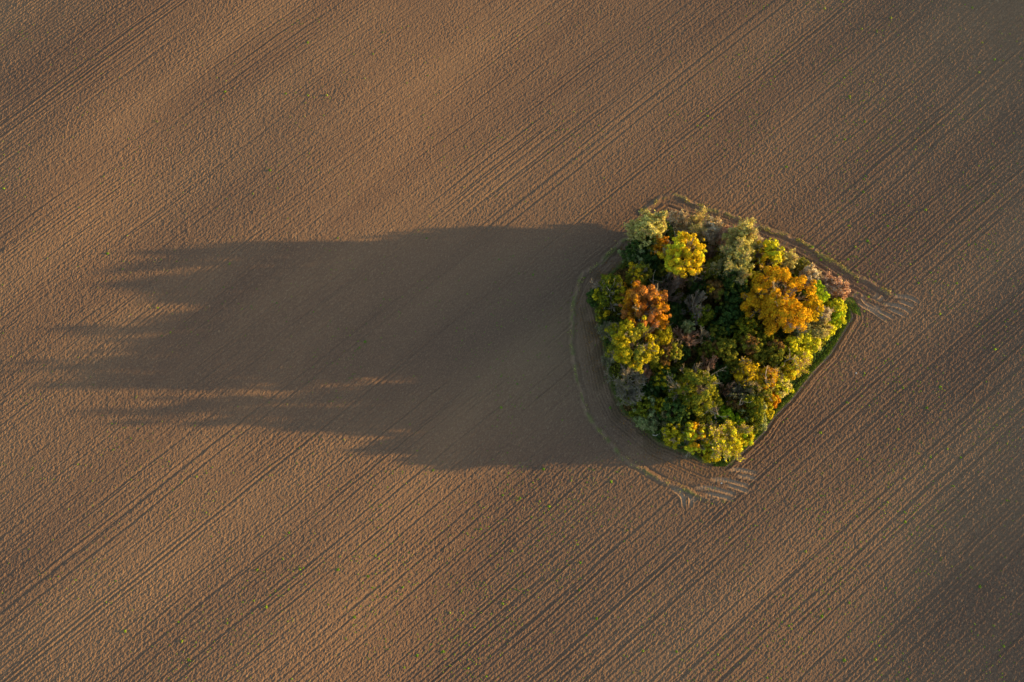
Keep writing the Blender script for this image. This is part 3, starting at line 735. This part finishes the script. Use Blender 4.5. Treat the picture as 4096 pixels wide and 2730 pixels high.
col = np.where((mk > .80)[:, None], tint('brown', rng.random(len(q)), rng)*.8, np.where((mk > .55)[:, None], tint('olive', rng.random(len(q)), rng)*.8, tint('deepgreen', rng.random(len(q)), rng)))
tag(quads_object('undergrowth', V, Q, LEAF, colour=col), 'dark tangled brambles and undergrowth between the trees', kind='stuff')

def blades(name, xy, h, w, pal, label, seed):
    rng = np.random.default_rng(seed); n = len(xy)
    c = np.column_stack([xy, roll(xy[:, 0], xy[:, 1])+h*.5])
    along = unit(np.stack([rng.normal(size=n)*.5, rng.normal(size=n)*.5, np.ones(n)], 1))
    nr = unit(rng.normal(size=(n, 3))); 
    V, Q = leaf_mesh(c, unit(np.cross(along, nr)), h*.62, w, rng, along=along)
    tag(quads_object(name, V, Q, LEAF, colour=tint(pal, rng.random(n), rng)), label, kind='stuff')
rng = np.random.default_rng(78)
lo, hi = VERGE_OUT.min(0)-3, VERGE_OUT.max(0)+1
q = rng.uniform(lo, hi, (60000, 2)); dv, _ = seg_dist(VERGE_OUT, q[:, 0], q[:, 1])
q = q[inside(HEADLAND, q[:, 0], q[:, 1]) & ~inside(COPSE, q[:, 0], q[:, 1]) & (dv > .15) & (dv < 2.7) & (q[:, 1] > at(2900, 1866)[1])]
q = q[seg_dist(COPSE, q[:, 0], q[:, 1], True)[0] < 2.6]
blades('verge_grass', q, rng.uniform(.18, .42, len(q)), np.full(len(q), .08), 'grass', 'strip of dark green grass between the straight hedge edge and the ploughed rows', 5)
def along_line(line, n, sd, rng):
    L = np.hypot(*np.diff(line, axis=0).T); t = rng.choice(len(L), n, p=L/L.sum()); f = rng.random((n, 1))
    return line[t]*(1-f)+line[t+1]*f+rng.normal(size=(n, 2))*sd
def ridge_points(line, n, rng):
    q = along_line(line, n, .28, rng); return q[vnoise(q[:, 0]/1.1, q[:, 1]/1.1, 71) > .60]
rng = np.random.default_rng(79)
q = np.concatenate([ridge_points(NE_RIDGE, 2600, rng), ridge_points(W_RIDGE, 1500, rng)])
blades('ridge_grass', q, rng.uniform(.2, .42, len(q)), np.full(len(q), .07), 'pale', 'pale tufts of grass on the turned ridge around the copse', 6)
q = along_line(np.concatenate([COPSE, COPSE[:1]]), 9000, .5, rng); q = q[~inside(COPSE, q[:, 0], q[:, 1])]
blades('edge_grass', q, rng.uniform(.15, .4, len(q)), np.full(len(q), .05), 'grass', 'thin line of rough grass round the foot of the copse', 7)

rng = np.random.default_rng(80)
q = scatter_in(HEADLAND, 42000, rng); dc, _ = seg_dist(COPSE, q[:, 0], q[:, 1], True)
w = smooth(7, 0, dc)*smooth(.38, .72, vnoise(q[:, 0]/1.4, q[:, 1]/1.4, 81))*(.15+.85*smooth(8, -6, q[:, 0]-at(2600, 1300)[0]))
q = q[(rng.random(len(q)) < w) & ~inside(COPSE, q[:, 0], q[:, 1])]
n = len(q); nr = unit(np.stack([rng.normal(size=n)*.35, rng.normal(size=n)*.35, np.ones(n)], 1)); Ls = rng.uniform(.06, .13, n)
V, Q = leaf_mesh(np.column_stack([q, roll(q[:, 0], q[:, 1])+.09]), nr, Ls, Ls*.7, rng)
tag(quads_object('fallen_leaves', V, Q, LEAF, colour=np.where(rng.random((n, 1)) < .5, tint('copper', rng.random(n), rng)*.7, tint('brown', rng.random(n), rng))), 'scattered rusty fallen leaves on the headland soil', kind='stuff')

# weeds sprouting in the field: one plant is a rosette of leaves
def rosette(rng, n, r):
    a = np.arange(n)*2.39996+rng.random(n); d = np.stack([np.cos(a), np.sin(a), np.zeros(n)], 1)
    c = d*r*rng.uniform(.35, .7, (n, 1)); c[:, 2] = r*rng.uniform(.25, .7, n)
    nr = unit(np.stack([d[:, 0]*.5, d[:, 1]*.5, np.ones(n)], 1)+.25*rng.normal(size=(n, 3)))
    L = r*rng.uniform(.4, .6, n)
    return leaf_mesh(c, nr, L, L*.6, rng, along=d)
WEED = [(.10, .20, .014), (.15, .23, .018), (.075, .16, .014), (.17, .21, .04)]
rng = np.random.default_rng(90)
def field_points(n):
    out = []
    while len(out) < n:
        u, v = rng.uniform(-30, 4126), rng.uniform(-30, 2760)
        x, y = at(u, v); x, y = float(x), float(y)
        dens = .10+.9*smooth(.42, .72, float(vnoise(np.array(x/9.0), np.array(y/9.0), 91)))
        dens *= .26+.5*smooth(1500, 3900, u)+.6*smooth(1300, 2500, v)*smooth(250, 1200, u)+.35*smooth(900, 1600, u)*smooth(900, 1500, v)
        dens *= 1+1.3*smooth(2600, 3100, u)*smooth(1500, 900, v)
        if rng.random() < dens and not inside(COPSE*1.0, np.array([x]), np.array([y]))[0]:
            out.append((x, y))
    return np.array(out)
weeds = []
for k in range(6):
    V, Q = rosette(rng, 9, 1.0)
    o = quads_object('weed_seedling', V, Q, LEAF, colour=np.array(WEED[k % 4])*(1+.3*(rng.random((len(Q), 1))-.5)))
    weeds.append(o)
pts = field_points(300)
sizes = np.sort(.17+.20*rng.random(300)**2.2)[::-1]
for k, (x, y) in enumerate(pts):
    o = weeds[k] if k < 6 else weeds[k % 6].copy()
    if k >= 6: COL.objects.link(o)
    o.location = (x, y, float(roll(np.array(x), np.array(y)))+.05)
    o.rotation_euler = (0, 0, rng.random()*6.28); s = sizes[k]; o.scale = (s, s, s*.9)
    tag(o, 'small bright green weed rooted by itself in the bare ploughed soil', 'weed', 'weeds sprouting in the ploughed field')
pts = field_points(4600); parts, cols = [], []
for x, y in pts:
    V, Q = rosette(rng, 5, float(rng.uniform(.08, .19)))
    parts.append((V+np.array([x, y, float(roll(np.array(x), np.array(y)))+.06]), Q)); c = np.array(WEED[int(rng.integers(0, 4))]); cols.append(np.tile(c, (len(Q), 1)))
V, Q = join(parts)
tag(quads_object('weeds', V, Q, LEAF, colour=np.concatenate(cols)), 'sprinkling of tiny green seedlings across the ploughed field', kind='stuff')

# two pale stones and a grey fallen limb
def stone(u, v, r, label, seed):
    rng = np.random.default_rng(seed); x, y = at(u, v)
    nu, nv = 8, 12; P = []
    for i in range(nu+1):
        for j in range(nv):
            t, f = math.pi*i/nu, 2*math.pi*j/nv; k = r*(1+.18*math.sin(3*f+seed)*math.sin(t)+.12*math.cos(2*t+seed))
            P.append((k*1.5*math.sin(t)*math.cos(f), k*math.sin(t)*math.sin(f), k*.7*math.cos(t)))
    Q = [(i*nv+j, (i+1)*nv+j, (i+1)*nv+(j+1) % nv, i*nv+(j+1) % nv) for i in range(nu) for j in range(nv)]
    o = quads_object('stone', P, Q, STONE, loc=(float(x), float(y), float(roll(x, y))+r*.4), smooth_shade=True)
    tag(o, label, 'stone')
stone(3284, 1404, .17, 'white stone lying on the green verge', 1)
stone(3421, 1496, .17, 'bluish white stone alone in the ploughed rows beyond the verge', 2)
stone(2887, 1934, .16, 'cream stone between the lower wheel marks', 3)
def fallen(u, v, L, a, label, seed):
    rng = np.random.default_rng(seed); x, y = at(u, v)
    root = bpy.data.objects.new('fallen_branch', None); COL.objects.link(root); root.location = (float(x), float(y), float(roll(x, y)))
    tag(root, label, 'fallen branch')
    P = [(t*L*math.cos(a)+.15*rng.normal(), t*L*math.sin(a)+.15*rng.normal(), .25+.3*t) for t in np.linspace(-.5, .5, 6)]
    V, Q = bent_tube(P, np.linspace(.13, .04, 6), 6); quads_object('stem', V, np.array(Q), DEAD, root, smooth_shade=True)
    for k in (2, 3, 4):
        b = a+rng.choice([-1, 1])*rng.uniform(.5, .9); p = np.array(P[k])
        V, Q = bent_tube([p, p+np.array([math.cos(b), math.sin(b), .25])*L*.18, p+np.array([math.cos(b+.2), math.sin(b+.2), .4])*L*.34], [.06, .045, .02], 5)
        quads_object('side_branch', V, np.array(Q), DEAD, root, smooth_shade=True)
fallen(2640, 1736, 3.2, .2, 'grey fallen branch at the foot of the copse above the lowest headland', 1)
fallen(2866, 1300, 3.4, .9, 'silver grey fallen branch lying in the dark middle undergrowth', 2)
